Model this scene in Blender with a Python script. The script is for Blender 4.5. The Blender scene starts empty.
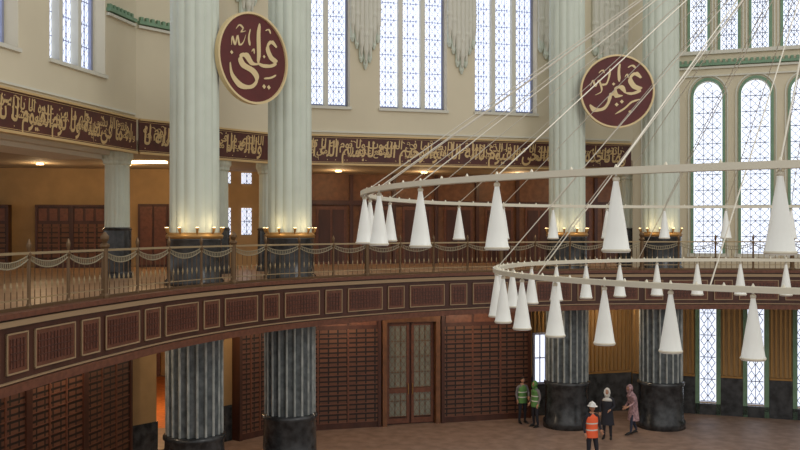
import bpy, bmesh, math, random
from mathutils import Vector, Matrix
random.seed(7)
EYE=7.1; GF=5.63
scene=bpy.context.scene
try:
    scene.view_settings.view_transform='Standard'
except Exception: pass

# ---------------------------------------------------------------- materials
MATS={}
def lin(c):
    return tuple(((x/255)/12.92 if x/255<=0.04045 else (((x/255)+0.055)/1.055)**2.4) for x in c)+(1,)
def mat(name,col,rough=0.6,metal=0.0,var=0.0,scale=4.0,emit=0.0,bump=0.0,col2=None,stretch=None,sss=0):
    if name in MATS: return MATS[name]
    m=bpy.data.materials.new(name); m.use_nodes=True
    nt=m.node_tree; b=nt.nodes['Principled BSDF']
    b.inputs['Base Color'].default_value=lin(col)
    b.inputs['Roughness'].default_value=rough; b.inputs['Metallic'].default_value=metal
    if var>0 or col2:
        tc=nt.nodes.new('ShaderNodeTexCoord'); n=nt.nodes.new('ShaderNodeTexNoise')
        n.inputs['Scale'].default_value=scale; n.inputs['Detail'].default_value=5
        mp=nt.nodes.new('ShaderNodeMapping')
        if stretch: mp.inputs['Scale'].default_value=stretch
        nt.links.new(tc.outputs['Object'],mp.inputs[0]); nt.links.new(mp.outputs[0],n.inputs['Vector'])
        r=nt.nodes.new('ShaderNodeValToRGB')
        c=lin(col)
        if col2: a2=lin(col2); a1=c
        else:
            a1=tuple(min(1,x*(1+var)) for x in c[:3])+(1,); a2=tuple(x*(1-var) for x in c[:3])+(1,)
        r.color_ramp.elements[0].position=0.35; r.color_ramp.elements[1].position=0.65
        r.color_ramp.elements[0].color=a2; r.color_ramp.elements[1].color=a1
        nt.links.new(n.outputs['Fac'],r.inputs['Fac']); nt.links.new(r.outputs['Color'],b.inputs['Base Color'])
        if bump>0:
            bp=nt.nodes.new('ShaderNodeBump'); bp.inputs['Strength'].default_value=bump
            nt.links.new(n.outputs['Fac'],bp.inputs['Height']); nt.links.new(bp.outputs[0],b.inputs['Normal'])
    if emit>0:
        b.inputs['Emission Color'].default_value=lin(col); b.inputs['Emission Strength'].default_value=emit
    MATS[name]=m; return m
def brickmat(name,c1,c2,cm,bw,bh,mortar,rough=0.5):
    m=bpy.data.materials.new(name); m.use_nodes=True
    nt=m.node_tree; b=nt.nodes['Principled BSDF']; b.inputs['Roughness'].default_value=rough
    tc=nt.nodes.new('ShaderNodeTexCoord')
    br=nt.nodes.new('ShaderNodeTexBrick'); br.offset=0.0
    nt.links.new(tc.outputs['UV'],br.inputs['Vector'])
    br.inputs['Color1'].default_value=lin(c1); br.inputs['Color2'].default_value=lin(c2); br.inputs['Mortar'].default_value=lin(cm)
    br.inputs['Scale'].default_value=1.0; br.inputs['Brick Width'].default_value=bw; br.inputs['Row Height'].default_value=bh
    br.inputs['Mortar Size'].default_value=mortar
    nt.links.new(br.outputs['Color'],b.inputs['Base Color'])
    return m
BEIGE=mat('plaster_beige',(216,206,180),0.8,var=0.03,scale=0.6)
TAN=mat('plaster_tan',(166,134,90),0.7,var=0.08,scale=2)
GREEN=mat('green_trim',(118,150,122),0.6,var=0.08)
WOOD=mat('dark_wood',(74,42,31),0.42,var=0.25,scale=3,stretch=(1,1,0.2))
WOOD2=mat('panel_wood',(108,66,48),0.45,var=0.2,scale=9)
FPAN=mat('fascia_panel_wood',(96,56,42),0.45,var=0.35,scale=22)
WOOD3=mat('warm_wood',(118,78,50),0.5,var=0.2,scale=5)
MAROON=mat('maroon_board',(92,30,28),0.55,var=0.12,scale=3)
BANDM=mat('band_brown',(80,36,26),0.55,var=0.2,scale=3)
GOLD=mat('gilded_letters',(224,202,154),0.45,metal=0.1)
GOLD2=mat('gilded_frieze_letters',(206,176,124),0.5,metal=0.1)
BRASS=mat('brass',(168,128,74),0.4,metal=0.5)
INLAY=mat('inlay_line',(164,138,106),0.5)
COLUP=mat('column_pale_stone',(208,216,202),0.55,var=0.03,scale=2)
MARB=mat('grey_green_marble',(104,110,112),0.35,col2=(66,74,76),scale=5)
RODM=mat('marble_rib',(182,186,182),0.35,col2=(140,146,144),scale=4)
DMARB=mat('dark_marble',(70,72,74),0.25,col2=(38,40,42),scale=4)
FLOORM=mat('stone_floor',(158,132,116),0.55,col2=(130,106,92),scale=2.6,bump=0.02)
CARPET=mat('gallery_floor_stone',(186,152,120),0.35,col2=(160,126,96),scale=1.5)
WHITE=mat('lamp_glass_white',(234,235,228),0.35,emit=0.12)
CREAM=mat('cream_metal',(226,220,200),0.4,metal=0.15)
CABLE=mat('steel_cable',(220,214,198),0.45,metal=0.2)
PANE=mat('frosted_daylight_glass',(226,234,252),0.3,emit=1.2)
LATT=mat('lattice_lilac_grey',(150,156,182),0.6)
LATD=mat('lattice_dark',(104,108,122),0.6)
SOFF=mat('soffit_plaster',(164,146,122),0.8,var=0.05)
SOFFL=mat('soffit_pale',(214,206,190),0.8)
SOFFW=mat('soffit_wood',(100,72,50),0.6,var=0.1)
GLOW=mat('lamp_glow_warm',(255,222,160),0.4,emit=6)
CABG=mat('rail_metal',(170,150,116),0.4,metal=0.4)
RAILB=mat('rail_bronze',(112,88,62),0.4,metal=0.5)
SWAG=mat('swag_bronze_lattice',(158,148,122),0.5,metal=0.3)
MUQ=mat('muqarnas_plaster',(214,212,198),0.7)
RACK=brickmat('shoe_rack',(98,62,46),(112,74,54),(34,21,16),0.34,0.17,0.03)
RACK2=brickmat('cabinet_front',(104,66,42),(112,72,46),(50,30,20),0.34,0.2,0.03)
ORANGE_FLOOR=mat('warm_carpet',(196,116,56),0.7,var=0.15)
GLASSD=mat('door_glass',(134,138,126),0.2,var=0.1)

# ---------------------------------------------------------------- mesh builder
class Fr:
    def __init__(s,p0,p1,z=0):
        s.o=Vector((p0[0],p0[1],z)); d=Vector((p1[0]-p0[0],p1[1]-p0[1],0)); s.L=d.length
        s.x=d.normalized(); s.n=Vector((s.x.y,-s.x.x,0))
    def __call__(s,u,v,w=0): return s.o+s.x*u+Vector((0,0,v))+s.n*w
class MB:
    def __init__(s): s.v=[]; s.f=[]; s.m=[]; s.mats=[]; s.uv={}
    def mi(s,m):
        if m not in s.mats: s.mats.append(m)
        return s.mats.index(m)
    def quad(s,pts,m):
        i=len(s.v); s.v+= [tuple(p) for p in pts]; s.f.append(tuple(range(i,i+len(pts)))); s.m.append(s.mi(m))
    def box(s,F,u0,u1,v0,v1,w0,w1,m,uv=False):
        i=len(s.v); k=s.mi(m)
        for w in (w0,w1):
            for (u,v) in ((u0,v0),(u1,v0),(u1,v1),(u0,v1)): s.v.append(tuple(F(u,v,w)))
        fs=[(3,2,1,0),(4,5,6,7),(0,1,5,4),(1,2,6,5),(2,3,7,6),(3,0,4,7)]
        for n,f in enumerate(fs):
            if uv and n==1: s.uv[len(s.f)]=[(u0,v0),(u1,v0),(u1,v1),(u0,v1)]
            s.f.append(tuple(i+a for a in f)); s.m.append(k)
    def tube(s,pts,rads,m,n=8,cap=True,sq=1.0):
        pts=[Vector(p) for p in pts]; k=s.mi(m); base=len(s.v)
        if not hasattr(rads,'__len__'): rads=[rads]*len(pts)
        up=None
        for j,p in enumerate(pts):
            t=(pts[min(j+1,len(pts)-1)]-pts[max(j-1,0)]).normalized()
            if up is None:
                up=Vector((0,0,1)) if abs(t.z)<0.9 else Vector((0,1,0))
            a=t.cross(up).normalized(); b=a.cross(t).normalized(); up=b
            for q in range(n):
                an=2*math.pi*q/n
                s.v.append(tuple(p+a*math.cos(an)*rads[j]+b*math.sin(an)*rads[j]*sq))
        for j in range(len(pts)-1):
            for q in range(n):
                s.f.append((base+j*n+q,base+j*n+(q+1)%n,base+(j+1)*n+(q+1)%n,base+(j+1)*n+q)); s.m.append(k)
        if cap:
            s.f.append(tuple(base+q for q in range(n))[::-1]); s.m.append(k)
            e=base+(len(pts)-1)*n; s.f.append(tuple(e+q for q in range(n))); s.m.append(k)
    def lathe(s,c,prof,m,n=24,flute=0,depth=0,sx=1,sy=1,kind='reed',mats=None):
        base=len(s.v); k=s.mi(m)
        for (r,z) in prof:
            for q in range(n):
                a=2*math.pi*q/n; rr=r
                if flute:
                    t=(a*flute/(2*math.pi))%1.0
                    if kind=='reed': rr=r*(1-depth*(1-math.sin(math.pi*t)))
                    else: rr=r*(1-depth*math.sin(math.pi*t)) 
                s.v.append((c[0]+rr*math.cos(a)*sx,c[1]+rr*math.sin(a)*sy,c[2]+z))
        for j in range(len(prof)-1):
            kk=k if not mats else s.mi(mats[j])
            for q in range(n):
                s.f.append((base+j*n+q,base+j*n+(q+1)%n,base+(j+1)*n+(q+1)%n,base+(j+1)*n+q)); s.m.append(kk)
        s.f.append(tuple(base+q for q in range(n))[::-1]); s.m.append(k)
        e=base+(len(prof)-1)*n; s.f.append(tuple(e+q for q in range(n))); s.m.append(k)
    def ell(s,c,r,m,nu=12,nv=8,rot=None):
        base=len(s.v); k=s.mi(m); c=Vector(c)
        for j in range(nv+1):
            th=math.pi*j/nv
            for q in range(nu):
                a=2*math.pi*q/nu
                p=Vector((r[0]*math.sin(th)*math.cos(a),r[1]*math.sin(th)*math.sin(a),r[2]*math.cos(th)))
                if rot: p=rot@p
                s.v.append(tuple(c+p))
        for j in range(nv):
            for q in range(nu):
                s.f.append((base+j*nu+q,base+(j+1)*nu+q,base+(j+1)*nu+(q+1)%nu,base+j*nu+(q+1)%nu)); s.m.append(k)
    def strip(s,A,B,m):
        i=len(s.v); k=s.mi(m)
        for a,b in zip(A,B): s.v.append(tuple(a)); s.v.append(tuple(b))
        for j in range(len(A)-1):
            s.f.append((i+2*j,i+2*j+2,i+2*j+3,i+2*j+1)); s.m.append(k)
    def obj(s,name,parent=None,smooth=False):
        me=bpy.data.meshes.new(name); me.from_pydata(s.v,[],s.f)
        for m in s.mats: me.materials.append(m)
        me.polygons.foreach_set('material_index',s.m)
        if smooth: me.polygons.foreach_set('use_smooth',[True]*len(s.f))
        if s.uv:
            L=me.uv_layers.new(name='UVMap')
            for fi,uv in s.uv.items():
                for li,c in zip(me.polygons[fi].loop_indices,uv): L.data[li].uv=c
        me.update()
        o=bpy.data.objects.new(name,me); scene.collection.objects.link(o)
        if parent: o.parent=parent
        return o
def empty(name):
    e=bpy.data.objects.new(name,None); scene.collection.objects.link(e); return e

def rect(u0,v0,u1,v1): return [(u0,v0),(u1,v0),(u1,v1),(u0,v1)]
def arch(uc,w,v0,v1):
    h=w/2; pts=[(uc-h,v0),(uc+h,v0)]
    for i in range(0,13):
        a=math.pi*i/12; pts.append((uc+h*math.cos(a),v1-h*1.1+h*1.1*math.sin(a)))
    return pts
def wall(name,F,outer,holes,thick,m):
    cu=bpy.data.curves.new(name,'CURVE'); cu.dimensions='2D'; cu.fill_mode='BOTH'; cu.extrude=thick/2
    for poly in [outer]+holes:
        sp=cu.splines.new('POLY'); sp.points.add(len(poly)-1)
        for i,p in enumerate(poly): sp.points[i].co=(p[0],p[1],0,1)
        sp.use_cyclic_u=True
    o=bpy.data.objects.new(name+'_c',cu); scene.collection.objects.link(o)
    bpy.context.view_layer.update()
    dg=bpy.context.evaluated_depsgraph_get()
    me=bpy.data.meshes.new_from_object(o.evaluated_get(dg))
    M=Matrix(((F.x.x,0,F.n.x,F.o.x-F.n.x*thick/2),(F.x.y,0,F.n.y,F.o.y-F.n.y*thick/2),(0,1,0,F.o.z),(0,0,0,1)))
    me.transform(M); me.materials.clear(); me.materials.append(m)
    bpy.data.objects.remove(o)
    ob=bpy.data.objects.new(name,me); scene.collection.objects.link(ob); return ob

# ---------------------------------------------------------------- layout
P0=(-12.3,9.0); P1=(-8.1,27.6); P3=(-4.6,31.76); P4=(9.2,35.6); P5=(20,31.93); P6=(26,26)
FL=Fr(P0,P1); FM=Fr(P1,P3); FB=Fr(P3,P4); FR=Fr(P4,P5); FR2=Fr(P5,P6)
WT=18.5; WB=9.5; SILL=11.55; TH=0.7

# floor
mb=MB(); mb.quad([(-24,-6,0),(34,-6,0),(34,50,0),(-24,50,0)],FLOORM); mb.obj('floor')

def lattice(mb,F,poly_test,u0,u1,v0,v1,w,m,du=0.2,dv=0.28,t=0.025):
    n=max(1,round((u1-u0)/du)); k=max(1,round((v1-v0)/dv)); du=(u1-u0)/n; dv=(v1-v0)/k
    for j in range(k):
        for i in range(n):
            a=u0+i*du; b=v0+j*dv
            c=(a+du/2,b+dv/2)
            if poly_test and not poly_test(c[0],c[1]): continue
            P=[(a+du/2,b),(a+du,b+dv/2),(a+du/2,b+dv),(a,b+dv/2)]
            s=1-2*t/min(du,dv)
            Q=[(c[0]+(p[0]-c[0])*s,c[1]+(p[1]-c[1])*s) for p in P]
            for q in range(4):
                r=(q+1)%4
                mb.quad([F(*P[q],w),F(*P[r],w),F(*Q[r],w),F(*Q[q],w)],m)
            if j%2==0: mb.box(F,a,a+du,b-t*.5,b+t*.5,w-.01,w+.01,m)
    for i in range(n+1):
        if i in(0,n): continue
        a=u0+i*du; mb.box(F,a-t*.4,a+t*.4,v0,v1 if not poly_test else v1-(u1-u0)*.3,w-.01,w+.012,m)

wn=[0]
def window_rect(F,u0,u1,v0,v1,lights=3,latm=LATT):
    wn[0]+=1; mb=MB(); d=-0.5
    mb.box(F,u0,u1,v0,v1,d-0.06,d,PANE)
    for a,b,c,e in ((u0,u0+.08,v0,v1),(u1-.08,u1,v0,v1),(u0,u1,v0,v0+.1),(u0,u1,v1-.1,v1)): mb.box(F,a,b,c,e,d,d+.1,LATT)
    w=(u1-u0)/lights
    for i in range(lights):
        a=u0+i*w; b=a+w
        lattice(mb,F,None,a+.1,b-.1,v0+.12,v1-.1,d+.03,latm,du=0.2,dv=0.32,t=0.025)
        if i: 
            mb.box(F,a-.08,a+.08,v0,v1,d,d+.25,MUQ)
    mb.box(F,u0-.05,u1+.05,v0-.1,v0+.0,-.5,.08,MUQ)
    mb.obj('window_%d'%wn[0])
def window_arch(F,uc,w,v0,v1,latm=LATD,frame=True,dv=0.3):
    wn[0]+=1; mb=MB(); d=-0.35
    poly=arch(uc,w,v0,v1)
    mb.quad([F(p[0],p[1],d) for p in poly],PANE)
    h=w/2; yc=v1-h*1.1
    def inside(u,v):
        if v<yc: return True
        return ((u-uc)/h)**2+((v-yc)/(h*1.1))**2<0.8
    lattice(mb,F,inside,uc-h+.03,uc+h-.03,v0+.05,v1,d+.02,latm,du=w/3.01,dv=dv,t=0.026)
    if frame:
        for off,mm,t in ((0.0,GREEN,0.1),(0.16,MUQ,0.05)):
            hh=h+off
            pts=[(uc+hh,v0)]+[(uc+hh*math.cos(math.pi*i/16),yc+hh*1.1*math.sin(math.pi*i/16)) for i in range(17)]+[(uc-hh,v0)]
            ho=hh+t
            pto=[(uc+ho,v0)]+[(uc+ho*math.cos(math.pi*i/16),yc+ho*1.1*math.sin(math.pi*i/16)) for i in range(17)]+[(uc-ho,v0)]
            mb.strip([F(*p,.06) for p in pts],[F(*p,.06) for p in pto],mm)
            mb.strip([F(*p,.06) for p in pto],[F(*p,-.0) for p in pto],mm)
            mb.strip([F(*p,-.3) for p in pts],[F(*p,.06) for p in pts],mm)
        mb.box(F,uc-h-.25,uc+h+.25,v0-.14,v0,-.1,.12,MUQ)
    mb.obj('window_%d'%wn[0])

# left upper wall
uL=lambda z:(z-9)*FL.L/18.6
hl=[(uL(a),uL(b)) for a,b in ((11.6,14.2),(15.5,18.1),(19.45,22.05),(23.3,25.9))]
wall('wall_left_upper',FL,rect(0,WB,FL.L,WT),[rect(a,SILL,b,WT-.6) for a,b in hl],TH,BEIGE)
for a,b in hl: window_rect(FL,a,b,SILL,WT-.6,3)
wall('wall_corner_upper',FM,rect(0,WB,FM.L,WT),[],TH,BEIGE)
uB=lambda x:(x+4.6)*FB.L/13.8
hb=[(uB(a),uB(b)) for a,b in ((-4.2,-1.81),(-.73,1.75),(2.82,5.25))]
wall('wall_back_upper',FB,rect(0,WB,FB.L,WT),[rect(a,SILL,b,WT-.6) for a,b in hb],TH,BEIGE)
for a,b in hb: window_rect(FB,a,b,SILL,WT-.6,3)
uR=lambda x:(x-9.2)*FR.L/10.8
tall=[10.2,11.87,13.5,15.15,16.8,18.45]
upp=[10.5,11.55,12.6,13.65,14.7,15.75,16.8,17.85]
holes=[arch(uR(x),1.05,6.2,12.85) for x in tall]+[arch(uR(x),0.62,14.0,16.4) for x in upp]
wall('wall_right_upper',FR,rect(0,4.6,FR.L,WT),holes,0.6,BEIGE)
for x in tall: window_arch(FR,uR(x),1.05,6.2,12.85)
for x in upp: window_arch(FR,uR(x),0.62,14.0,16.4)
wall('wall_right_far',FR2,rect(0,0,FR2.L,WT),[],0.6,BEIGE)
# ground walls
gwin=[11.87,13.5,15.15,16.8,18.45]
gh=[rect(uR(x)-.3,.42,uR(x)+.3,4.3) for x in gwin]
wall('wall_right_lower',FR,rect(0,0,FR.L,4.6),gh,0.6,TAN)
for x in gwin:
    wn[0]+=1; mb=MB(); u=uR(x); mb.box(FR,u-.3,u+.3,.42,4.3,-.4,-.34,PANE)
    lattice(mb,FR,None,u-.28,u+.28,.45,4.3,-.32,LATD,du=.28,dv=.42,t=.03)
    for s in(-1,1): mb.box(FR,u+s*.38-.08,u+s*.38+.08,0,4.4,-.05,.1,GREEN)
    mb.box(FR,u-.46,u+.46,.0,.42,-.05,.1,DMARB)
    mb.obj('window_%d'%wn[0])
mb=MB()
gx=[9.2]+gwin+[20]
for i in range(len(gx)-1):
    a=uR(gx[i])+(.47 if i else 0); b=uR(gx[i+1])-.47
    mb.box(FR,a,b,0,1.45,.0,.09,DMARB); mb.box(FR,a,b,1.45,1.52,0,.12,BRASS)
    n=int((b-a)/.16)
    for j in range(n):
        uu=a+(j+.5)*(b-a)/n; mb.box(FR,uu-.035,uu+.035,1.55,4.5,0,.05,BRASS)
mb.obj('trim_1')
wall('wall_left_lower',FL,rect(0,0,FL.L,GF-.95),[],TH,WOOD)
wall('wall_corner_lower',FM,rect(0,0,FM.L,GF-.95),[rect(.55,-.01,3.0,3.7)],TH,TAN)
wall('wall_back_lower',FB,rect(0,0,FB.L,GF-.95),[],TH,TAN)

def rack(name,F,u0,u1,z0,z1,m,w=0.12,d=.35,cell=2.4):
    mb=MB(); mb.box(F,u0,u1,z0,z1,0.003,d,WOOD)
    n=max(1,round((u1-u0)/cell)); c=(u1-u0)/n
    for i in range(n):
        a=u0+i*c; 
        mb.box(F,a+w,a+c-w,z0+.22,z1-.75,d,d+.004,m,uv=True)
        k=int((z1-.75-z0-.22)/.17)
        for j in range(0,k+1,2):
            z=z0+.22+j*.17; mb.box(F,a+w,a+c-w,z-.012,z+.012,d,d+.02,WOOD2 if m is RACK else WOOD3)
        for q in range(1,3):
            x=a+w+q*(c-2*w)/3; mb.box(F,x-.03,x+.03,z0+.22,z1-.75,d,d+.03,WOOD2)
        mb.box(F,a,a+w,z0,z1,d,d+.05,WOOD)
        mb.box(F,a+c-w,a+c,z0,z1,d,d+.05,WOOD)
        for q in range(3):
            x0=a+w+q*(c-2*w)/3+.05; x1=a+w+(q+1)*(c-2*w)/3-.05
            mb.box(F,x0,x1,z1-.62,z1-.15,d,d+.03,WOOD2)
    mb.box(F,u0,u1,z1-.08,z1,0.003,d+.1,WOOD)
    return mb.obj(name)
rack('shoe_rack',FL,1,FL.L-.9,0,4.2,RACK)
rack('shoe_rack',FM,3.75,FM.L-.25,0,4.3,RACK,cell=1.4)
rack('shoe_rack',FB,.45,uB(-.78),0,4.3,RACK)
rack('shoe_rack',FB,uB(1.42),uB(4.85),0,4.3,RACK)
mb=MB(); mb.box(FM,-.35,.5,0,4.6,-.5,.35,TAN); mb.box(FM,-.38,.53,0,1.2,-.5,.38,DMARB); mb.obj('wall_pillar')
mb=MB(); mb.box(FM,3.05,3.7,0,1.2,0.01,.06,DMARB); mb.box(FB,uB(4.9),FB.L-.1,0,1.5,0.01,.08,DMARB)
for j in range(26):
    u=uB(4.95)+j*.17
    if u<FB.L-.15 : mb.box(FB,u,u+.07,1.6,4.5,0.01,.06,BRASS)
mb.box(FB,uB(4.9),FB.L-.1,1.5,1.57,0.01,.1,BRASS)
mb.obj('trim_2')
wn[0]+=1; mb=MB(); u=uB(5.3)
mb.box(FB,u-.22,u+.22,1.3,3.1,.11,.13,PANE)
for s in(-1,1): mb.box(FB,u+s*.25-.04,u+s*.25+.04,1.25,3.15,.1,.18,LATT)
mb.box(FB,u-.28,u+.28,3.1,3.18,.1,.18,LATT); mb.box(FB,u-.28,u+.28,1.22,1.3,.1,.2,LATT)
mb.box(FB,u-.22,u+.22,2.2,2.24,.12,.16,LATT); mb.box(FB,u-.02,u+.02,1.3,3.1,.12,.16,LATT)
mb.obj('window_%d'%wn[0])
# door
mb=MB(); a=uB(-.73); b=uB(1.37); H=3.75
mb.box(FB,a,a+.16,0,H+.5,0.01,.42,WOOD3); mb.box(FB,b-.16,b,0,H+.5,0.01,.42,WOOD3); mb.box(FB,a+.16,b-.16,H,H+.5,0.01,.42,WOOD3)
mb.box(FB,a+.16,b-.16,0.01,H,0.01,.15,WOOD)
mid=(a+b)/2
for (x0,x1) in ((a+.2,mid-.04),(mid+.04,b-.2)):
    mb.box(FB,x0+.1,x1-.1,1.35,H-.15,.15,.17,GLASSD); mb.box(FB,x0+.1,x1-.1,.3,1.15,.15,.17,GLASSD)
    lattice(mb,FB,None,x0+.1,x1-.1,1.35,H-.15,.19,WOOD3,du=.2,dv=.3,t=.014)
    lattice(mb,FB,None,x0+.1,x1-.1,.3,1.15,.19,WOOD3,du=.2,dv=.3,t=.014)
    for q in (x0,x1-.1): mb.box(FB,q,q+.1,.05,H-.05,.15,.21,WOOD2)
    for z in (.05,1.15,H-.15): mb.box(FB,x0+.1,x1-.1,z,z+.18,.15,.205,WOOD2)
    mb.tube([FB(x1-.04 if x0<mid-.3 else x0+.04,1.1,.24),FB(x1-.04 if x0<mid-.3 else x0+.04,1.5,.24)],.018,BRASS,6)
mb.obj('door_1')
# passage room behind the opening
mb=MB(); mb.quad([(-16,31.5,.012),(-5.6,32.5,.012),(-5.6,43.5,.012),(-16,43.5,.012)],ORANGE_FLOOR); mb.obj('rug')
mb=MB(); FP=Fr((-20,44),(0,44)); mb.box(FP,0,20,0,4.7,-.3,0,TAN)
for i in range(10): mb.box(FP,i*2,i*2+.3,0,4.7,0,.1,WOOD2)
mb.obj('wall_passage_back')

# ---------------------------------------------------------------- gallery edge spline
EP=[(-6.3,-4),(-6.9,3),(-7.1,10),(-6.6,14.8),(-6.0,18.2),(-5.0,21.7),(-3.1,25.1),(0,28.1),(3,29.9),(6,31.0),(9.3,31.4),(14,31.2),(19,29.4),(24,25),(27,19)]
def crom(P,n=16):
    out=[]
    for i in range(len(P)-1):
        p0=Vector(P[max(i-1,0)]);p1=Vector(P[i]);p2=Vector(P[i+1]);p3=Vector(P[min(i+2,len(P)-1)])
        for k in range(n):
            t=k/n
            out.append(0.5*((2*p1)+(p2-p0)*t+(2*p0-5*p1+4*p2-p3)*t*t+(3*p1-p0-3*p2+p3)*t**3))
    out.append(Vector(P[-1])); return out
ES=crom(EP)
cum=[0]
for i in range(1,len(ES)): cum.append(cum[-1]+(ES[i]-ES[i-1]).length)
TOT=cum[-1]
import bisect
def E(s,off=0,z=0):
    s=max(0,min(TOT-1e-4,s)); i=bisect.bisect_right(cum,s)-1
    t=(s-cum[i])/(cum[i+1]-cum[i]); p=ES[i].lerp(ES[i+1],t)
    a=ES[max(i-1,0)]; b=ES[min(i+2,len(ES)-1)]
    d=(b-a).normalized(); n=Vector((d.y,-d.x))
    q=p+n*off; return Vector((q.x,q.y,z))
def sweep(mb,s0,s1,o0,o1,z0,z1,m,step=.4):
    n=max(1,int((s1-s0)/step)); S=[s0+(s1-s0)*i/n for i in range(n+1)]
    c=[(o0,z0),(o1,z0),(o1,z1),(o0,z1)]
    L=[[E(s,o,z) for s in S] for o,z in c]
    for i in range(4): mb.strip(L[i],L[(i+1)%4],m)
    mb.quad([l[0] for l in L],m); mb.quad([l[-1] for l in L][::-1],m)
def slab(name,poly,z0,z1,m,mtop=None):
    bm=bmesh.new(); vs=[bm.verts.new((p[0],p[1],z0)) for p in poly]; f=bm.faces.new(vs)
    r=bmesh.ops.extrude_face_region(bm,geom=[f]); 
    for v in [g for g in r['geom'] if isinstance(g,bmesh.types.BMVert)]: v.co.z=z1
    bmesh.ops.recalc_face_normals(bm,faces=bm.faces)
    me=bpy.data.meshes.new(name); 
    for f in bm.faces:
        if mtop and f.normal.z>.9: f.material_index=1
    bmesh.ops.triangulate(bm,faces=[f for f in bm.faces if len(f.verts)>4])
    bm.to_mesh(me); me.materials.append(m); 
    if mtop: me.materials.append(mtop)
    o=bpy.data.objects.new(name,me); scene.collection.objects.link(o); return o
edge=[(E(s,-.1).x,E(s,-.1).y) for s in [TOT*i/90 for i in range(91)]]
slab('gallery_floor',edge+[(33,19),(33,48),(-23,48),(-23,-4)],GF-.9,GF,SOFFW,CARPET)
# fascia
mb=MB()
sweep(mb,0,TOT,-.25,0,4.38,GF-.02,WOOD)
sweep(mb,0,TOT,-.3,.10,GF-.02,GF+.07,WOOD2)
sweep(mb,0,TOT,0,.06,GF-.16,GF-.06,INLAY)
sweep(mb,0,TOT,0,.09,4.34,4.5,WOOD2)
sweep(mb,0,TOT,0,.05,4.52,4.55,INLAY)
s=.3; i=0
while s<TOT-2:
    L=1.45 if i%2==0 else .75
    a=s+.1; b=s+L
    sweep(mb,a,b,0,.02,4.66,5.36,WOOD2)
    t=.026
    for (x0,x1,z0,z1) in ((a,b,4.66,4.66+t),(a,b,5.36-t,5.36),(a,a+t,4.66,5.36),(b-t,b,4.66,5.36)):
        sweep(mb,x0,x1,.0,.04,z0,z1,INLAY)
    sweep(mb,a+.1,b-.1,.02,.035,4.76,5.26,FPAN)
    q=a+.16
    while q<b-.14:
        sweep(mb,q,q+.022,.03,.045,4.76,5.26,WOOD); q+=.11
    for z in (4.88,5.0,5.12): sweep(mb,a+.1,b-.1,.03,.045,z,z+.02,WOOD)
    s+=L+.12; i+=1
mb.obj('gallery_fascia')
# railing
mb=MB()
RO=-.14; RH=1.08
sweep(mb,0,TOT,RO-.03,RO+.03,GF+.07,GF+.13,RAILB)
sweep(mb,0,TOT,RO-.026,RO+.026,GF+RH-.045,GF+RH,CABG)
sweep(mb,0,TOT,RO-.012,RO+.012,GF+.24,GF+.262,CABG)
sp=1.3; i=0; s=.5
while s<TOT-.5:
    c=E(s,RO,0); big=(i%4==1)
    r=.075 if big else .035; h=1.22 if big else 1.1
    mb.lathe((c.x,c.y,GF+.07),[(r*1.5,0),(r*1.5,.06),(r,.1),(r*.9,h-.2),(r*1.4,h-.16),(r*1.4,h-.12),(r*.6,h-.08),(r*1.2,h),(r*1.2,h+.05),(r*.3,h+.14)],RAILB,n=10)
    if s+sp<TOT:
        N=10
        for dz,sag in ((.05,.13),(.12,.17)):
            mb.tube([E(s+sp*k/N,RO,GF+RH-dz-sag*4*(k/N)*(1-k/N)) for k in range(N+1)],.012,SWAG,n=5)
        for k in range(1,20):
            t=k/20; y=4*t*(1-t); p=E(s+sp*t,RO,0)
            mb.box(Fr((p.x,p.y),(p.x+.5,p.y)),-.008,.008,GF+RH-.12-.17*y,GF+RH-.05-.13*y,-.006,.006,SWAG)
        for q in range(1,7):
            t=q/7; c=E(s+sp*t,RO,0); y=4*t*(1-t)
            mb.box(Fr((c.x,c.y),(c.x+.5,c.y)),-.007,.007,GF+.1,GF+RH-.12-.17*y,-.007,.007,RAILB)
            mb.lathe((c.x,c.y,GF+.48),[(.008,-.08),(.022,0),(.008,.08)],CABG,n=6)
    s+=sp; i+=1
mb.obj('gallery_railing')

# ---------------------------------------------------------------- recess ceiling & back
slab('ceiling_gallery',[P0,P1,P3,P4,(12,44),(-23,44),(-23,9)],WB+.02,WB+.35,SOFF)
mb=MB(); mb.box(FL,.2,FL.L-.4,WB-.24,WB+.015,-2.3,-.9,SOFFL); mb.box(FL,.2,FL.L-.4,WB-.12,WB+.015,-2.7,-.6,SOFFL); mb.obj('ceiling_beam')
B0=(-22,34.3);B1=(-8.6,35.9);B2=(-4,38.6);B3=(12,42.2)
FB0=Fr(B0,B1);FB1=Fr(B1,B2);FB2=Fr(B2,B3)
wall('wall_gallery_left',FB0,rect(0,GF,FB0.L,WB+.02),[],.3,TAN)
wall('wall_gallery_corner',FB1,rect(0,GF,FB1.L,WB+.02),[],.3,TAN)
wall('wall_gallery_back',FB2,rect(0,GF,FB2.L,WB+.02),[],.3,WOOD3)
rack('wall_cabinet',FB0,7.9,10.6,GF,GF+2.45,RACK2,cell=1.35,w=.08,d=.4)
rack('wall_cabinet',FB0,4.2,6.9,GF,GF+2.45,RACK2,cell=1.35,w=.08,d=.4)
mb=MB()
mb.box(FB0,11.7,12.9,GF,GF+2.5,0.003,.08,WOOD); mb.box(FB0,11.8,12.26,GF+.1,GF+2.4,.08,.12,WOOD2); mb.box(FB0,12.34,12.8,GF+.1,GF+2.4,.08,.12,WOOD2)
mb.obj('door_2')
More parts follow.
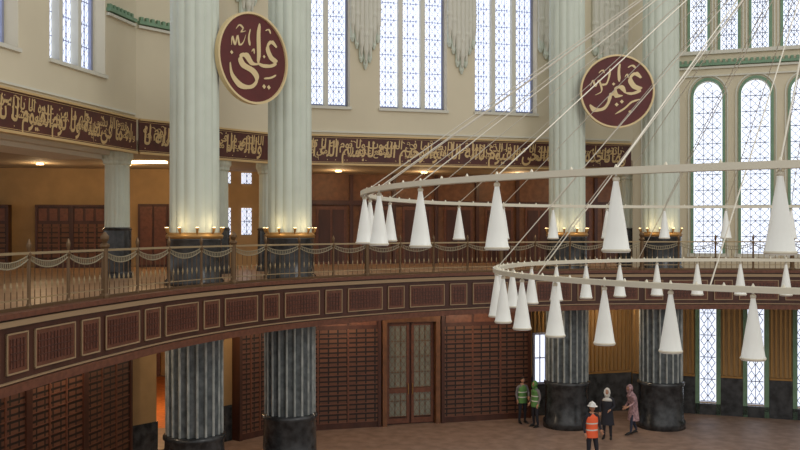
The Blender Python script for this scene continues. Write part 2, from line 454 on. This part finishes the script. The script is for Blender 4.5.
for n_,(F,u,w_) in enumerate(((FB1,1.7,.42),(FB1,2.6,.42))):
    wn[0]+=1; mb=MB()
    for z0,z1 in ((6.9,8.0),(9.0,9.45)):
        mb.box(F,u-w_/2,u+w_/2,z0,z1,.01,.04,PANE); lattice(mb,F,None,u-w_/2,u+w_/2,z0,z1,.06,LATD,du=.2,dv=.25,t=.03)
    mb.obj('window_%d'%wn[0])
mb=MB()
u=.4
while u<FB2.L-1.6:
    mb.box(FB2,u,u+1.3,GF,GF+2.5,.003,.06,WOOD2)
    mb.box(FB2,u+.1,u+.6,GF+.1,GF+2.35,.06,.09,WOOD); mb.box(FB2,u+.7,u+1.2,GF+.1,GF+2.35,.06,.09,WOOD)
    mb.box(FB2,u+1.45,u+1.6,GF,WB,.003,.12,WOOD)
    u+=1.9
mb.box(FB2,0,FB2.L,GF+2.55,GF+2.75,.003,.14,WOOD)
mb.obj('wall_panelling')
mb=MB()
mb.box(Fr((-9.6,31.5),(-8.2,31.6)),0,1.4,WB-.05,WB+.015,-.25,.25,GLOW)
mb.obj('ceiling_light')
def downlight_or_fill(x,y,z,e,col=(1,.70,.38),size=.25):
    mb=MB(); mb.lathe((x,y,z),[(.1,0),(.13,-.02),(.13,-.06),(.02,-.07)][::-1],GLOW,n=12); mb.obj('downlight_or_fill')
    l=bpy.data.lights.new('downlight_or_fill_lamp','POINT'); l.energy=e; l.color=col; l.shadow_soft_size=size
    o=bpy.data.objects.new('downlight_or_fill_lamp',l); o.location=(x,y,z-.35); scene.collection.objects.link(o)
for x,y in ((-13,32.5),(-10,33),(-7.5,34),(-2.5,36.5),(1,37.3),(5,38),(8.5,38.5),(-14,24)):
    downlight_or_fill(x,y,WB+.02,44)
for x,y in ((-1.5,30.7),(3,31.8),(-8,23),(-10.0,33),(7.8,33.2),(-5.4,28.6),(-8.2,18)): downlight_or_fill(x,y,GF-.9,85,(1,.80,.56))  # fill lamps added under the gallery to brighten the wood racks
l=bpy.data.lights.new('passage_lamp','POINT'); l.energy=420; l.color=(1,.6,.28); l.shadow_soft_size=.4
o=bpy.data.objects.new('passage_lamp',l); o.location=(-9.8,35,3.6); scene.collection.objects.link(o)

# ---------------------------------------------------------------- columns
def big_column(x,y,wide=1.0):
    e=empty('fluted_column')
    mb=MB()
    mb.lathe((x,y,0),[(.86,0),(.86,.25),(.8,.32),(.78,1.5),(.83,1.56),(.83,1.64),(.74,1.68)],DMARB,n=32); mb.obj('base',e,True)
    mb=MB(); mb.lathe((x,y,0),[(.73,1.66),(.73,4.7)],MARB,n=160,flute=20,depth=.085,kind='flute'); 
    for k in range(20):
        a=2*math.pi*k/20; c,s_=math.cos(a),math.sin(a)
        mb.tube([(x+c*.732,y+s_*.732,1.68),(x+c*.732,y+s_*.732,4.7)],.034,RODM,n=6)
    mb.obj('lower_shaft',e)
    mb=MB(); mb.lathe((x,y,GF),[(.78,0),(.78,.12),(.72,.18),(.71,1.2),(.74,1.24)],DMARB,n=32); 
    mb.lathe((x,y,GF),[(.74,1.24),(.76,1.32),(.68,1.4)],BRASS,n=32)
    mb.obj('upper_base',e,True)
    mb=MB(); mb.lathe((x,y,0),[(.655,GF+1.38),(.63,WT)],COLUP,n=168,flute=14,depth=.075,kind='reed')
    mb.obj('upper_shaft',e,False)
    mb=MB()
    for k in range(10):
        a=2*math.pi*k/10; c,s_=math.cos(a),math.sin(a)
        mb.tube([(x+c*.7,y+s_*.7,GF+1.34),(x+c*.74,y+s_*.74,GF+1.44),(x+c*.76,y+s_*.76,GF+1.53)],[.015,.035,.045],BRASS,n=6)
        mb.lathe((x+c*.76,y+s_*.76,GF+1.53),[(.035,0),(.035,.012)],GLOW,n=6)
    mb.obj('uplights',e)
    d=Vector((-x+2,-y,0)).normalized()
    for sd in (-.5,.5):
        px=Vector((-d.y,d.x,0))
        l=bpy.data.lights.new('uplight_lamp','POINT'); l.energy=4.5; l.color=(1,.75,.42); l.shadow_soft_size=.08
        o=bpy.data.objects.new('uplight_lamp',l); o.location=Vector((x,y,GF+1.62))+d*.86+px*sd; scene.collection.objects.link(o)
for x,y in ((-5.5,24.1),(-3.28,26.8),(6.05,32.6),(9.42,32.5)): big_column(x,y)
def small_column(x,y):
    mb=MB(); mb.lathe((x,y,GF),[(.48,0),(.48,.15),(.43,.2),(.42,1.45),(.45,1.5),(.4,1.55)],DMARB,n=24)
    mb.lathe((x,y,GF),[(.38,1.55),(.37,3.45),(.42,3.5),(.42,3.58),(.48,3.68),(.48,3.86)],COLUP,n=96,flute=16,depth=.05)
    mb.obj('gallery_column',None,False)
for x,y in ((-8.72,27.75),(-6.2,30.5),(-4.7,32.4),(6.5,35.6),(9.2,36.2)): small_column(x,y)

# ---------------------------------------------------------------- calligraphy
ARB={'ا':0xFE8D,'ب':0xFE8F,'ة':0xFE93,'ت':0xFE95,'ث':0xFE99,'ج':0xFE9D,'ح':0xFEA1,'خ':0xFEA5,'د':0xFEA9,'ذ':0xFEAB,'ر':0xFEAD,'ز':0xFEAF,
 'س':0xFEB1,'ش':0xFEB5,'ص':0xFEB9,'ض':0xFEBD,'ط':0xFEC1,'ظ':0xFEC5,'ع':0xFEC9,'غ':0xFECD,'ف':0xFED1,'ق':0xFED5,'ك':0xFED9,'ل':0xFEDD,
 'م':0xFEE1,'ن':0xFEE5,'ه':0xFEE9,'و':0xFEED,'ى':0xFEEF,'ي':0xFEF1}
NJ='اةدذرزوى'
def shape(s):
    out=[]
    for i,c in enumerate(s):
        if c not in ARB: out.append(c); continue
        pr= i>0 and s[i-1] in ARB and s[i-1] not in NJ
        nx= c not in NJ and i+1<len(s) and s[i+1] in ARB
        k=(1 if pr and not nx else 2 if nx and not pr else 3 if pr and nx else 0)
        out.append(chr(ARB[c]+k))
    return ''.join(reversed(out))
VERSE='بسم الله الرحمن الرحيم الله لا اله الا هو الحى القيوم لا تاخذه سنة ولا نوم له ما فى السموت وما فى الارض من ذا الذى يشفع عنده الا باذنه يعلم ما بين ايديهم وما خلفهم ولا يحيطون بشى من علمه الا بما شا وسع كرسيه السموت والارض ولا يوده حفظهما وهو العلى العظيم'
def text_mesh(name,txt,size,off=0.0):
    cu=bpy.data.curves.new(name,'FONT'); cu.body=txt; cu.size=size; cu.offset=off; cu.resolution_u=3; cu.align_x='LEFT'
    o=bpy.data.objects.new(name+'_t',cu); scene.collection.objects.link(o)
    bpy.context.view_layer.update(); dg=bpy.context.evaluated_depsgraph_get()
    me=bpy.data.meshes.new_from_object(o.evaluated_get(dg)); bpy.data.objects.remove(o)
    xs=[v.co.x for v in me.vertices]
    return me,(max(xs) if xs else 0)
def cr2(P,n=8):
    return crom(P,n) if len(P)>2 else [Vector(P[0]).lerp(Vector(P[1]),i/n) for i in range(n+1)]
NA=math.radians(42)
def stroke(mb,F,P,w,m,off=0.05,ou=0,ov=0,sc=1,n=8,taper=True):
    C=cr2([(p[0]*sc+ou,p[1]*sc+ov) for p in P],n); N=len(C)-1
    A=[];B=[]
    for i,c in enumerate(C):
        t=i/N; k=min(1,.35+4*t,.25+4*(1-t)) if taper else 1
        nx,ny=math.cos(NA)*w/2*k,math.sin(NA)*w/2*k
        A.append(F(c.x-nx,c.y-ny,off)); B.append(F(c.x+nx,c.y+ny,off))
    mb.strip(A,B,m)
    A2=[];B2=[]
    for i,c in enumerate(C):
        t=i/N; k=.24*w*min(1,.35+4*t,.25+4*(1-t))
        A2.append(F(c.x+k*.6,c.y-k,off+.002)); B2.append(F(c.x-k*.6,c.y+k,off+.002))
    mb.strip(A2,B2,m)
def dot(mb,F,x,y,r,m,off=0.052):
    mb.quad([F(x-r,y,off),F(x,y-r,off),F(x+r,y,off),F(x,y+r,off)],m)
WORDS=VERSE.split()
def band(name,F,u0,u1,wstart):
    e=empty(name); mb=MB(); z0=WB-.02; z1=WB+.98
    mb.box(F,u0,u1,z0,z1,0.004,.06,BANDM)
    mb.box(F,u0,u1,z0-.05,z0+.02,0.004,.12,GOLD2); mb.box(F,u0,u1,z1-.02,z1+.04,0.004,.12,GOLD2)
    mb.box(F,u0,u1,z0+.055,z0+.067,0.01,.068,GOLD2); mb.box(F,u0,u1,z1-.067,z1-.055,0.01,.068,GOLD2)
    u=u0+.2
    while u<u1-.2:
        if random.random()<.5: dot(mb,F,u,z0+random.choice([.14,.5,.62,.84]),.022,GOLD2,.073)
        elif random.random()<.5: stroke(mb,F,[(0,0),(-.08,.06),(-.16,.03)],.032,GOLD2,.074,u,z0+random.uniform(.5,.84),1,4)
        else: stroke(mb,F,[(0,.0),(-.03,.09),(-.1,.1),(-.11,.03),(-.03,.02),(.0,-.08)],.024,GOLD2,.074,u,z0+random.uniform(.14,.8),1,4)
        u+=random.uniform(.08,.2)
    mb.obj('board',e)
    for tier,(size,ys,zb,offw,dz,boff) in enumerate(((.62,1.25,z0+.27,.010,.07,0),(.40,1.1,z0+.58,.006,.076,11),(.34,1.0,z0+.36,.004,.078,23))):
        k=wstart+boff; u=u0+.12+(.5 if tier==2 else 0)
        while u<u1-.5:
            txt=shape(' '.join(WORDS[(k-j)%len(WORDS)] for j in range(2,-1,-1))); k+=3
            me,w=text_mesh('letters',txt,size,offw)
            wx=.84 if tier==0 else .95
            if w<=0 or u+w*wx>u1-.08:
                bpy.data.meshes.remove(me); me,w=text_mesh('letters',shape(WORDS[k%len(WORDS)]),size,offw)
                if w<=0 or u+w*wx>u1-.08: break
            o0=F(u,zb,dz); 
            M=Matrix(((F.x.x*wx,F.x.x*.12,F.n.x,o0.x),(F.x.y*wx,F.x.y*.12,F.n.y,o0.y),(0,ys,0,o0.z),(0,0,0,1)))
            me.transform(M); me.materials.clear(); me.materials.append(GOLD2)
            o=bpy.data.objects.new('lettering',me); scene.collection.objects.link(o); o.parent=e
            u+=w*wx+(.04,.12,.7)[tier]
band('calligraphy_band',FL,.3,FL.L-.08,0); band('calligraphy_band',FM,.08,FM.L-.08,5); band('calligraphy_band',FB,0.05,FB.L-.1,2)

def medallion(center,face,glyph,R=1.28):
    n=Vector((face[0],face[1])).normalized(); x=Vector((-n.y,n.x))
    F=Fr((center[0],center[1]),(center[0]+x.x,center[1]+x.y),center[2])
    mb=MB(); N=64
    def ring(r,w): return [F(r*math.cos(2*math.pi*i/N),r*math.sin(2*math.pi*i/N),w) for i in range(N+1)]
    mb.quad(ring(R,.05)[:-1],MAROON); mb.quad(ring(R,-.06)[:-1][::-1],MAROON)
    mb.strip(ring(R,-.06),ring(R,.1),GOLD); mb.strip(ring(R,.1),ring(R*.955,.1),GOLD); mb.strip(ring(R*.955,.1),ring(R*.945,.05),GOLD)
    for P,w in glyph:
        if len(P)==1: dot(mb,F,P[0][0]*R,P[0][1]*R,w*R,GOLD,.066)
        else: stroke(mb,F,P,w*R,GOLD,.062,0,0,R,12)
    for s in(-1,1): mb.box(F,s*.7-.04,s*.7+.04,-.1,.1,-.12,-.06,BRASS)
    mb.obj('calligraphy_medallion')
G1=[([(.68,.34),(.52,.44),(.4,.3),(.5,.1),(.66,.0),(.5,-.1),(.26,-.12),(.12,-.08)],.13),
    ([(.16,.78),(.14,.5),(.15,.15),(.14,-.1)],.15),
    ([(.16,-.1),(-.04,-.12),(-.22,.04),(-.38,-.02),(-.3,-.18),(-.02,-.28),(.1,-.44),(-.05,-.62),(-.35,-.64),(-.6,-.44),(-.66,-.18)],.15),
    ([(.66,-.28),(.5,-.36),(.3,-.4)],.08),
    ([(-.62,.2),(-.6,.38),(-.52,.22),(-.46,.42),(-.4,.24),(-.3,.3),(-.22,.48)],.06),
    ([(-.1,.62),(-.14,.42),(-.1,.26)],.07),
    ([(-.5,.56),(-.4,.66),(-.3,.6),(-.36,.52),(-.22,.56)],.05),
    ([(.34,.66),(.44,.7),(.5,.62)],.05),([(-.06,.14),(.0,.2),(.02,.1)],.05),
    ([(.3,.08)],.04),([(.3,-.58)],.055),([(.44,-.58)],.055),([(-.62,.04)],.045)]
G2=[([(.64,.36),(.48,.48),(.34,.34),(.44,.14),(.62,.04),(.42,-.06),(.22,-.04)],.14),
    ([(.22,-.04),(.1,.12),(-.06,.06),(-.02,-.12),(.14,-.12)],.13),
    ([(.0,-.1),(-.18,-.08),(-.22,-.26),(-.36,-.46),(-.6,-.5),(-.74,-.36)],.15),
    ([(.06,.74),(.04,.5),(.06,.26)],.1),
    ([(-.2,.62),(-.22,.4),(-.3,.2),(-.44,.2)],.09),
    ([(-.72,.14),(-.66,.3),(-.58,.14),(-.5,.3),(-.42,.02),(-.6,-.1)],.06),
    ([(.6,-.22),(.38,-.3),(.2,-.46),(-.06,-.62)],.09),
    ([(.28,.64),(.4,.7),(.5,.62)],.06),([(.2,.38),(.26,.46),(.3,.36)],.05),
    ([(-.5,.5),(-.4,.58),(-.34,.5)],.05),([(-.02,-.36)],.055),([(.12,-.28)],.055),([(-.1,.2)],.045),([(.34,-.56)],.05)]
medallion((-4.07,24.78,EYE+4.72),(.77,-.63),G1,1.26)
medallion((7.62,31.6,EYE+4.86),(-.06,-1),G2,1.29)

# ---------------------------------------------------------------- upper trims & muqarnas
mb=MB()
for F,a,b in ((FM,.05,FM.L-.05),(FR,.1,FR.L),(FL,uL(25.95),FL.L-.15)):
    mb.box(F,a,b,13.42,13.52,0.003,.14,GREEN); mb.box(F,a,b,13.3,13.38,.003,.1,MUQ)
    u=a+.05
    while u<b-.12: mb.box(F,u,u+.1,13.52,13.64,.003,.12,GREEN); u+=.2
mb.box(FL,0.1,FL.L-.1,WB+1.1,WB+1.16,.003,.06,MUQ); mb.box(FB,0.1,FB.L-.1,WB+1.1,WB+1.16,.003,.06,MUQ)
for F,a,b in ((FR,.1,FR.L),): mb.box(F,a,b,13.0,13.06,.003,.08,MUQ)
mb.obj('trim_3')
def muq(F,uc,w,zb,name='muqarnas_pendant'):
    mb=MB(); n=7
    for i in range(n):
        t=(i-(n-1)/2)/((n-1)/2); u=uc+t*w/2*.86
        L=zb+abs(t)*1.1+ (.12 if i%2 else 0)
        d=.3-.12*abs(t); r=w/n*.56
        c=F(u,0,d*.6)
        mb.lathe((c.x,c.y,0),[(.01,L),(r*.5,L+.1),(r*.7,L+.3),(r*1.1,L+.45),(r*1.1,WT-.1)],MUQ,n=10)
        c=F(u,0,.06)
        mb.lathe((c.x,c.y,0),[(r*.4,L-.2),(r,L-.05),(r,WT-.1)],COLUP,n=8)
        c2=F(u,0,d*.6)
        for q in range(2):
            z=L+.9+q*1.5
            mb.lathe((c2.x,c2.y,0),[(r*1.0,z),(r*1.3,z+.1),(r*1.3,z+.16),(r*1.0,z+.26)],MUQ,n=8)
    mb.obj(name)
for x in (-1.27,2.28,6.0,8.2): muq(FB,uB(x),1.1 if x<5 else 1.5,13.0)
muq(FM,4.3,1.3,14.2); muq(FM,1.6,1.2,14.8)

# ---------------------------------------------------------------- chandelier
D=19.0; A0=math.radians(26); CX=D*math.sin(A0); CY=D*math.cos(A0)
R1=9.0; R2=6.46; Z1=EYE+.67; Z2=EYE-.78; APZ=EYE+6.8
ch=empty('chandelier')
def pc(R,a,z): return (CX+R*math.cos(a),CY+R*math.sin(a),z)
def cring(name,R,z,n,offdeg):
    mb=MB(); N=160
    w=.06; h=.026
    for rr,ww,hh in ((R-w,.014,.04),(R+w,.014,.04),(R,w,.012)):
        sec=[(rr-ww,z-hh),(rr+ww,z-hh),(rr+ww,z+hh),(rr-ww,z+hh)]
        L=[[pc(r,2*math.pi*i/N,zz) for i in range(N+1)] for r,zz in sec]
        for i in range(4): mb.strip(L[i],L[(i+1)%4],CREAM)
    for k in range(n*3):
        a=math.radians(offdeg)+2*math.pi*k/(n*3)
        c=pc(R,a,z); mb.lathe(c,[(.03,0),(.03,.03),(.016,.06),(.006,.08)],CREAM,n=8)
    mb.obj(name,ch)
    mb=MB()
    for k in range(n):
        a=math.radians(offdeg)+2*math.pi*k/n
        c=pc(R,a,z-h)
        prof=[(.150,-.90),(.158,-.86),(.15,-.85),(.118,-.64),(.085,-.43),(.055,-.24),(.034,-.12),(.03,-.08),(.014,-.06),(.012,0)]
        mb.lathe(c,prof,WHITE,n=20)
        mb.lathe(c,[(.160,-.89),(.166,-.875),(.160,-.86)],CREAM,n=20)
        mb.lathe(c,[(.02,-.1),(.04,-.08),(.04,-.05),(.02,-.03)],CREAM,n=10)
    mb.obj(name+'_lamps',ch,True)
cring('upper_ring',R1,Z1,32,4.3)
cring('lower_ring',R2,Z2,36,5)
mb=MB()
for k in range(32):
    a=math.radians(4.3)+2*math.pi*k/32; mb.tube([pc(R1,a,Z1+.02),pc(.35,a,APZ)],.0095,CABLE,n=5)
for k in range(12):
    a=math.radians(5+15)+2*math.pi*k/12; mb.tube([pc(R2,a,Z2+.02),pc(.25,a,APZ-.3)],.0105,CABLE,n=5)
mb.lathe((CX,CY,APZ),[(.1,-.6),(.3,-.4),(.4,0),(.3,.25),(.08,.5),(.05,8)],CREAM,n=20)
mb.obj('cables',ch)

# ---------------------------------------------------------------- people
SKIN=mat('skin',(196,146,116),0.6); DARKC=mat('dark_cloth',(42,42,50),0.85); NAVY=mat('navy_cloth',(50,56,74),0.85)
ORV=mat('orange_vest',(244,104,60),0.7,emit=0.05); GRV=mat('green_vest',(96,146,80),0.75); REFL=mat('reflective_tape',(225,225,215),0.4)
GREYC=mat('grey_cloth',(120,118,118),0.85); PINK=mat('patterned_cloth',(196,158,160),0.85,col2=(130,104,112),scale=14)
HAIR=mat('hair_dark',(30,24,20),0.7); HELM=mat('helmet_white',(236,236,232),0.3); SHOE=mat('shoe_black',(24,22,22),0.5)
LIP=mat('lips',(150,84,76),0.6); EYEW=mat('eye_white',(235,235,230),0.3); SCARF=mat('headscarf',(150,128,126),0.85); WHT=mat('white_cloth',(215,212,205),0.85)
def person(name,loc,face_deg,h=1.7,top=NAVY,legs=DARKC,vest=None,head='hair',scarf=SCARF,coat=None,pose=None):
    e=empty(name)
    J={'pel':(0,0,.95),'wai':(0,0,1.1),'che':(0,.01,1.3),'nb':(0,.01,1.43),'nt':(0,-.005,1.53),
       'sl':(.175,.01,1.39),'el':(.235,.04,1.13),'wl':(.245,-.07,.9),'sr':(-.175,.01,1.39),'er':(-.235,.04,1.13),'wr':(-.245,-.07,.9),
       'hl':(.09,0,.88),'kl':(.11,-.02,.49),'al':(.115,.03,.09),'tl':(.135,-.15,.04),'hr':(-.09,0,.88),'kr':(-.11,-.02,.49),'ar':(-.115,.03,.09),'tr':(-.135,-.15,.04)}
    if pose: J.update(pose)
    Rr={'pel':(.15,.105),'wai':(.135,.095),'che':(.16,.11),'nb':(.075,.07),'nt':(.055,.055),'sl':(.07,.07),'el':(.048,.048),'wl':(.03,.034),
        'hl':(.095,.1),'kl':(.062,.065),'al':(.042,.045),'tl':(.042,.032)}
    for k in list(Rr):
        if len(k)==2 and k[1]=='l': Rr[k[0]+'r']=Rr[k]
    Ed=[('pel','wai'),('wai','che'),('che','nb'),('nb','nt'),('nb','sl'),('sl','el'),('el','wl'),('nb','sr'),('sr','er'),('er','wr'),
        ('pel','hl'),('hl','kl'),('kl','al'),('al','tl'),('pel','hr'),('hr','kr'),('kr','ar'),('ar','tr')]
    K=list(J); sc=h/1.72
    me=bpy.data.meshes.new(name+'_sk'); me.from_pydata([J[k] for k in K],[(K.index(a),K.index(b)) for a,b in Ed],[])
    ob=bpy.data.objects.new(name+'_sk',me); scene.collection.objects.link(ob)
    md=ob.modifiers.new('s','SKIN'); md.use_smooth_shade=True
    sv=me.skin_vertices[0].data
    for i,k in enumerate(K): sv[i].radius=Rr[k]; sv[i].use_root=(k=='pel')
    sd=ob.modifiers.new('d','SUBSURF'); sd.levels=2; sd.render_levels=2
    bpy.context.view_layer.update(); dg=bpy.context.evaluated_depsgraph_get()
    bm_=bpy.data.meshes.new_from_object(ob.evaluated_get(dg)); bpy.data.objects.remove(ob)
    bm_.materials.clear()
    ml=[top,legs,SKIN,SHOE]
    for m in ml: bm_.materials.append(m)
    def seg(p,a,b):
        a=Vector(a);b=Vector(b);d=b-a;t=max(0,min(1,(p-a).dot(d)/d.dot(d))); return (p-a-d*t).length,t
    for f in bm_.polygons:
        best=None
        for a,b in Ed:
            d,t=seg(f.center,J[a],J[b])
            r=Rr[a][0]*(1-t)+Rr[b][0]*t
            if best is None or d-r<best[0]: best=(d-r,a,b,t)
        _,a,b,t=best
        if b in('nt',): c=2
        elif b in('tl','tr'): c=3
        elif b in('hl','hr','kl','kr','al','ar') or (a=='pel' and f.center.z<.98): c=1
        elif b in('wl','wr') and t>.93: c=2
        else: c=0
        f.material_index=c; f.use_smooth=True
    body=bpy.data.objects.new('body',bm_); scene.collection.objects.link(body); body.parent=e
    if vest or coat:
        mb=MB(); vm=vest or coat
        rings=[(.78 if vest else .5,.185 if vest else .24,.15 if vest else .19),(.95,.185,.14),(1.1,.17,.13),(1.25,.19,.14),(1.36,.185,.13),(1.42,.12,.1),(1.46,.075,.075)]
        def cxy(z):
            ks=[J['pel'],J['wai'],J['che'],J['nb'],J['nt']]
            if z<=ks[0][2]: return ks[0][0],ks[0][1]
            for p,q in zip(ks,ks[1:]):
                if p[2]<=z<=q[2]:
                    t=(z-p[2])/(q[2]-p[2]); return p[0]+(q[0]-p[0])*t,p[1]+(q[1]-p[1])*t
            return ks[-1][0],ks[-1][1]
        zs=[]; 
        for (z,a,b),(z2,a2,b2) in zip(rings,rings[1:]):
            for q in range(4):
                t=q/4; zs.append((z+(z2-z)*t,a+(a2-a)*t,b+(b2-b)*t))
        zs.append(rings[-1]); n=20; V=[]
        for z,a,b in zs:
            c=cxy(z); V.append([(c[0]+a*math.cos(2*math.pi*q/n),c[1]+b*math.sin(2*math.pi*q/n),z) for q in range(n+1)])
        for r1,r2 in zip(V,V[1:]):
            z=(r1[0][2]+r2[0][2])/2
            m=vm
            if vest and (abs(z-1.0)<.03 or abs(z-1.2)<.03): m=REFL
            mb.strip(r1,r2,m)
        o=mb.obj('vest' if vest else 'coat',e,True)
    hc=Vector(J['nt'])+Vector((0,-.02,.115)); 
    mb=MB(); n=20; nv=14
    for j in range(nv+1):
        th=math.pi*j/nv
        for q in range(n):
            a=2*math.pi*q/n; x=.075*math.sin(th)*math.cos(a); y=.095*math.sin(th)*math.sin(a); z=.118*math.cos(th)
            if z<0: x*=1-.32*(-z/.118); y*=1-.15*(-z/.118); y-=.012*(-z/.118)
            if y<-.06 and abs(x)<.02 and -.03<z<.02: y-=.018
            mb.v.append(tuple(hc+Vector((x,y,z))))
    k=mb.mi(SKIN)
    for j in range(nv):
        for q in range(n): mb.f.append((j*n+q,(j+1)*n+q,(j+1)*n+(q+1)%n,j*n+(q+1)%n)); mb.m.append(k)
    mb.tube([hc+Vector((0,-.088,.012)),hc+Vector((0,-.104,-.018)),hc+Vector((0,-.095,-.03))],[.006,.013,.008],SKIN,n=8)
    for s in(-1,1):
        mb.ell(hc+Vector((s*.03,-.083,.008)),(.013,.008,.008),EYEW,8,6); mb.ell(hc+Vector((s*.03,-.0905,.008)),(.006,.003,.006),HAIR,8,6)
        mb.tube([hc+Vector((s*.015,-.092,.027)),hc+Vector((s*.045,-.082,.027))],.004,HAIR,n=5)
        mb.ell(hc+Vector((s*.077,.005,-.005)),(.01,.02,.03),SKIN,8,6)
    mb.ell(hc+Vector((0,-.086,-.058)),(.024,.008,.008),LIP,8,6)
    mb.obj('head',e,True)
    mb=MB()
    def cap(r,cut,m,c0=hc,yf=0):
        N=18;M=10; base=len(mb.v); kk=mb.mi(m)
        for j in range(M+1):
            for q in range(N):
                a=2*math.pi*q/N
                front=(-math.sin(a)+1)/2
                mx=math.radians(cut[0]*front+cut[1]*(1-front)); th=mx*j/M
                mb.v.append(tuple(c0+Vector((r[0]*math.sin(th)*math.cos(a),r[1]*math.sin(th)*math.sin(a)+yf,r[2]*math.cos(th)))))
        for j in range(M):
            for q in range(N): mb.f.append((base+j*N+q,base+(j+1)*N+q,base+(j+1)*N+(q+1)%N,base+j*N+(q+1)%N)); mb.m.append(kk)
    if head in('hair','helmet'): cap((.085,.104,.128),(58,125),HAIR)
    if head=='helmet':
        cap((.115,.135,.15),(78,80),HELM,hc+Vector((0,0,.025)))
        mb.lathe(tuple(hc+Vector((0,-.01,.045))),[(.12,0),(.145,-.006),(.145,.004),(.12,.012)],HELM,n=20,sy=1.2)
        mb.tube([hc+Vector((0,-.12,.1)),hc+Vector((0,0,.185)),hc+Vector((0,.12,.1))],.012,HELM,n=6)
    if head=='scarf':
        cap((.1,.118,.14),(52,150),scarf)
        for s in(-1,1): mb.tube([hc+Vector((s*.07,-.05,.07)),hc+Vector((s*.085,-.05,-.03)),hc+Vector((s*.05,-.06,-.11)),hc+Vector((0,-.06,-.14))],[.03,.035,.04,.04],scarf,n=8)
        b=Vector(J['nb']); mb.lathe((b.x,b.y-.01,b.z-.1),[(.19,0),(.17,.06),(.1,.13),(.085,.2)],scarf,n=18,sy=.75)
    mb.obj('headwear' if head!='hair' else 'hair',e,True)
    for S,s in(('l',1),('r',-1)):
        w=Vector(J['w'+S]); d=(w-Vector(J['e'+S])).normalized()
        side=Vector((0,-1,0)); side=(side-d*side.dot(d)).normalized(); nrm=d.cross(side)*(-s)
        mb=MB(); mb.tube([w-d*.02,w+d*.03,w+d*.085,w+d*.095],[.028,.036,.038,.03],SKIN,n=10,sq=.8)
        for i,(o,L) in enumerate(((.03,.07),(.011,.08),(-.009,.075),(-.028,.058))):
            b=w+d*.085+side*o; p=[b,b+d*L*.45+nrm*.004,b+d*L*.8+nrm*.018,b+d*L*.95+nrm*.034]
            mb.tube(p,[.0095,.009,.008,.006],SKIN,n=7)
        b=w+d*.035+side*.03
        mb.tube([b,b+side*.028+d*.02,b+side*.036+d*.045+nrm*.01,b+side*.034+d*.06+nrm*.015],[.014,.011,.01,.007],SKIN,n=7)
        mb.obj('hand_'+S,e,True)
    mb=MB()
    for S in 'lr':
        a=Vector(J['a'+S]);t=Vector(J['t'+S]); f=(t-a); f.z=0
        mb.tube([Vector((a.x,a.y,a.z-.055))-f*.25,Vector((a.x,a.y,a.z-.06))+f*.5,Vector((t.x,t.y,t.z-.012))+f*.25],[.035,.045,.035],SHOE,n=10,sq=.55)
    mb.obj('shoes',e,True)
    e.location=loc; e.rotation_euler=(0,0,math.radians(face_deg)); e.scale=(sc,)*3
    return e
person('construction_worker',(5.82,27.3,0),15,1.8,top=DARKC,legs=DARKC,vest=ORV,head='helmet',
   pose={'el':(.25,.02,1.12),'wl':(.2,-.2,1.0),'er':(-.25,.05,1.13),'wr':(-.23,-.05,.9),'kl':(.11,-.08,.5),'al':(.12,-.06,.09),'tl':(.14,-.24,.04)})
person('standing_woman',(7.05,30.6,0),-20,1.68,top=DARKC,legs=DARKC,coat=DARKC,head='scarf',scarf=WHT,
   pose={'el':(.24,-.02,1.14),'wl':(.12,-.2,1.05)})
person('walking_woman',(8.12,31.3,0),-70,1.7,top=PINK,legs=NAVY,coat=PINK,head='scarf',scarf=PINK,
   pose={'che':(0,-.05,1.3),'nb':(0,-.09,1.42),'nt':(0,-.13,1.51),'sl':(.175,-.08,1.38),'sr':(-.175,-.08,1.38),'el':(.22,-.12,1.12),'wl':(.16,-.32,1.02),'er':(-.24,-.02,1.13),'wr':(-.2,-.2,.96),
         'kl':(.1,-.14,.5),'al':(.1,-.18,.1),'tl':(.11,-.37,.05),'kr':(-.1,.04,.49),'ar':(-.1,.2,.11),'tr':(-.11,.03,.04)})
person('cleaning_worker',(4.5,33.1,0),20,1.66,top=GREYC,legs=DARKC,vest=GRV,head='hair',pose={'el':(.25,-.02,1.14),'wl':(.16,-.2,1.02)})
person('cleaning_worker',(4.88,32.45,0),-60,1.62,top=GREYC,legs=DARKC,vest=GRV,head='scarf',scarf=GRV)

# ---------------------------------------------------------------- lights
w=bpy.data.worlds.new('World'); scene.world=w; w.use_nodes=True
bg=w.node_tree.nodes['Background']; bg.inputs[0].default_value=(1.0,0.98,0.95,1); bg.inputs[1].default_value=0.72
def area(loc,target,size,e,col=(1,.98,.94)):
    l=bpy.data.lights.new('overhead_fill_light','AREA'); l.energy=e; l.size=size; l.color=col
    o=bpy.data.objects.new('overhead_fill',l); o.location=loc
    d=Vector(target)-Vector(loc); o.rotation_euler=d.to_track_quat('-Z','Y').to_euler(); scene.collection.objects.link(o)
area((14,8,22),(-2,28,8),8,1000)  # added area fill above the hall, out of view, for soft overhead light

# ---------------------------------------------------------------- camera
c=bpy.data.cameras.new('Camera'); c.sensor_width=36; c.lens=900/800*36; c.shift_y=5/800; c.clip_end=200
o=bpy.data.objects.new('Camera',c); o.location=(0,0,EYE); o.rotation_euler=(math.pi/2,0,0); scene.collection.objects.link(o)
scene.camera=o
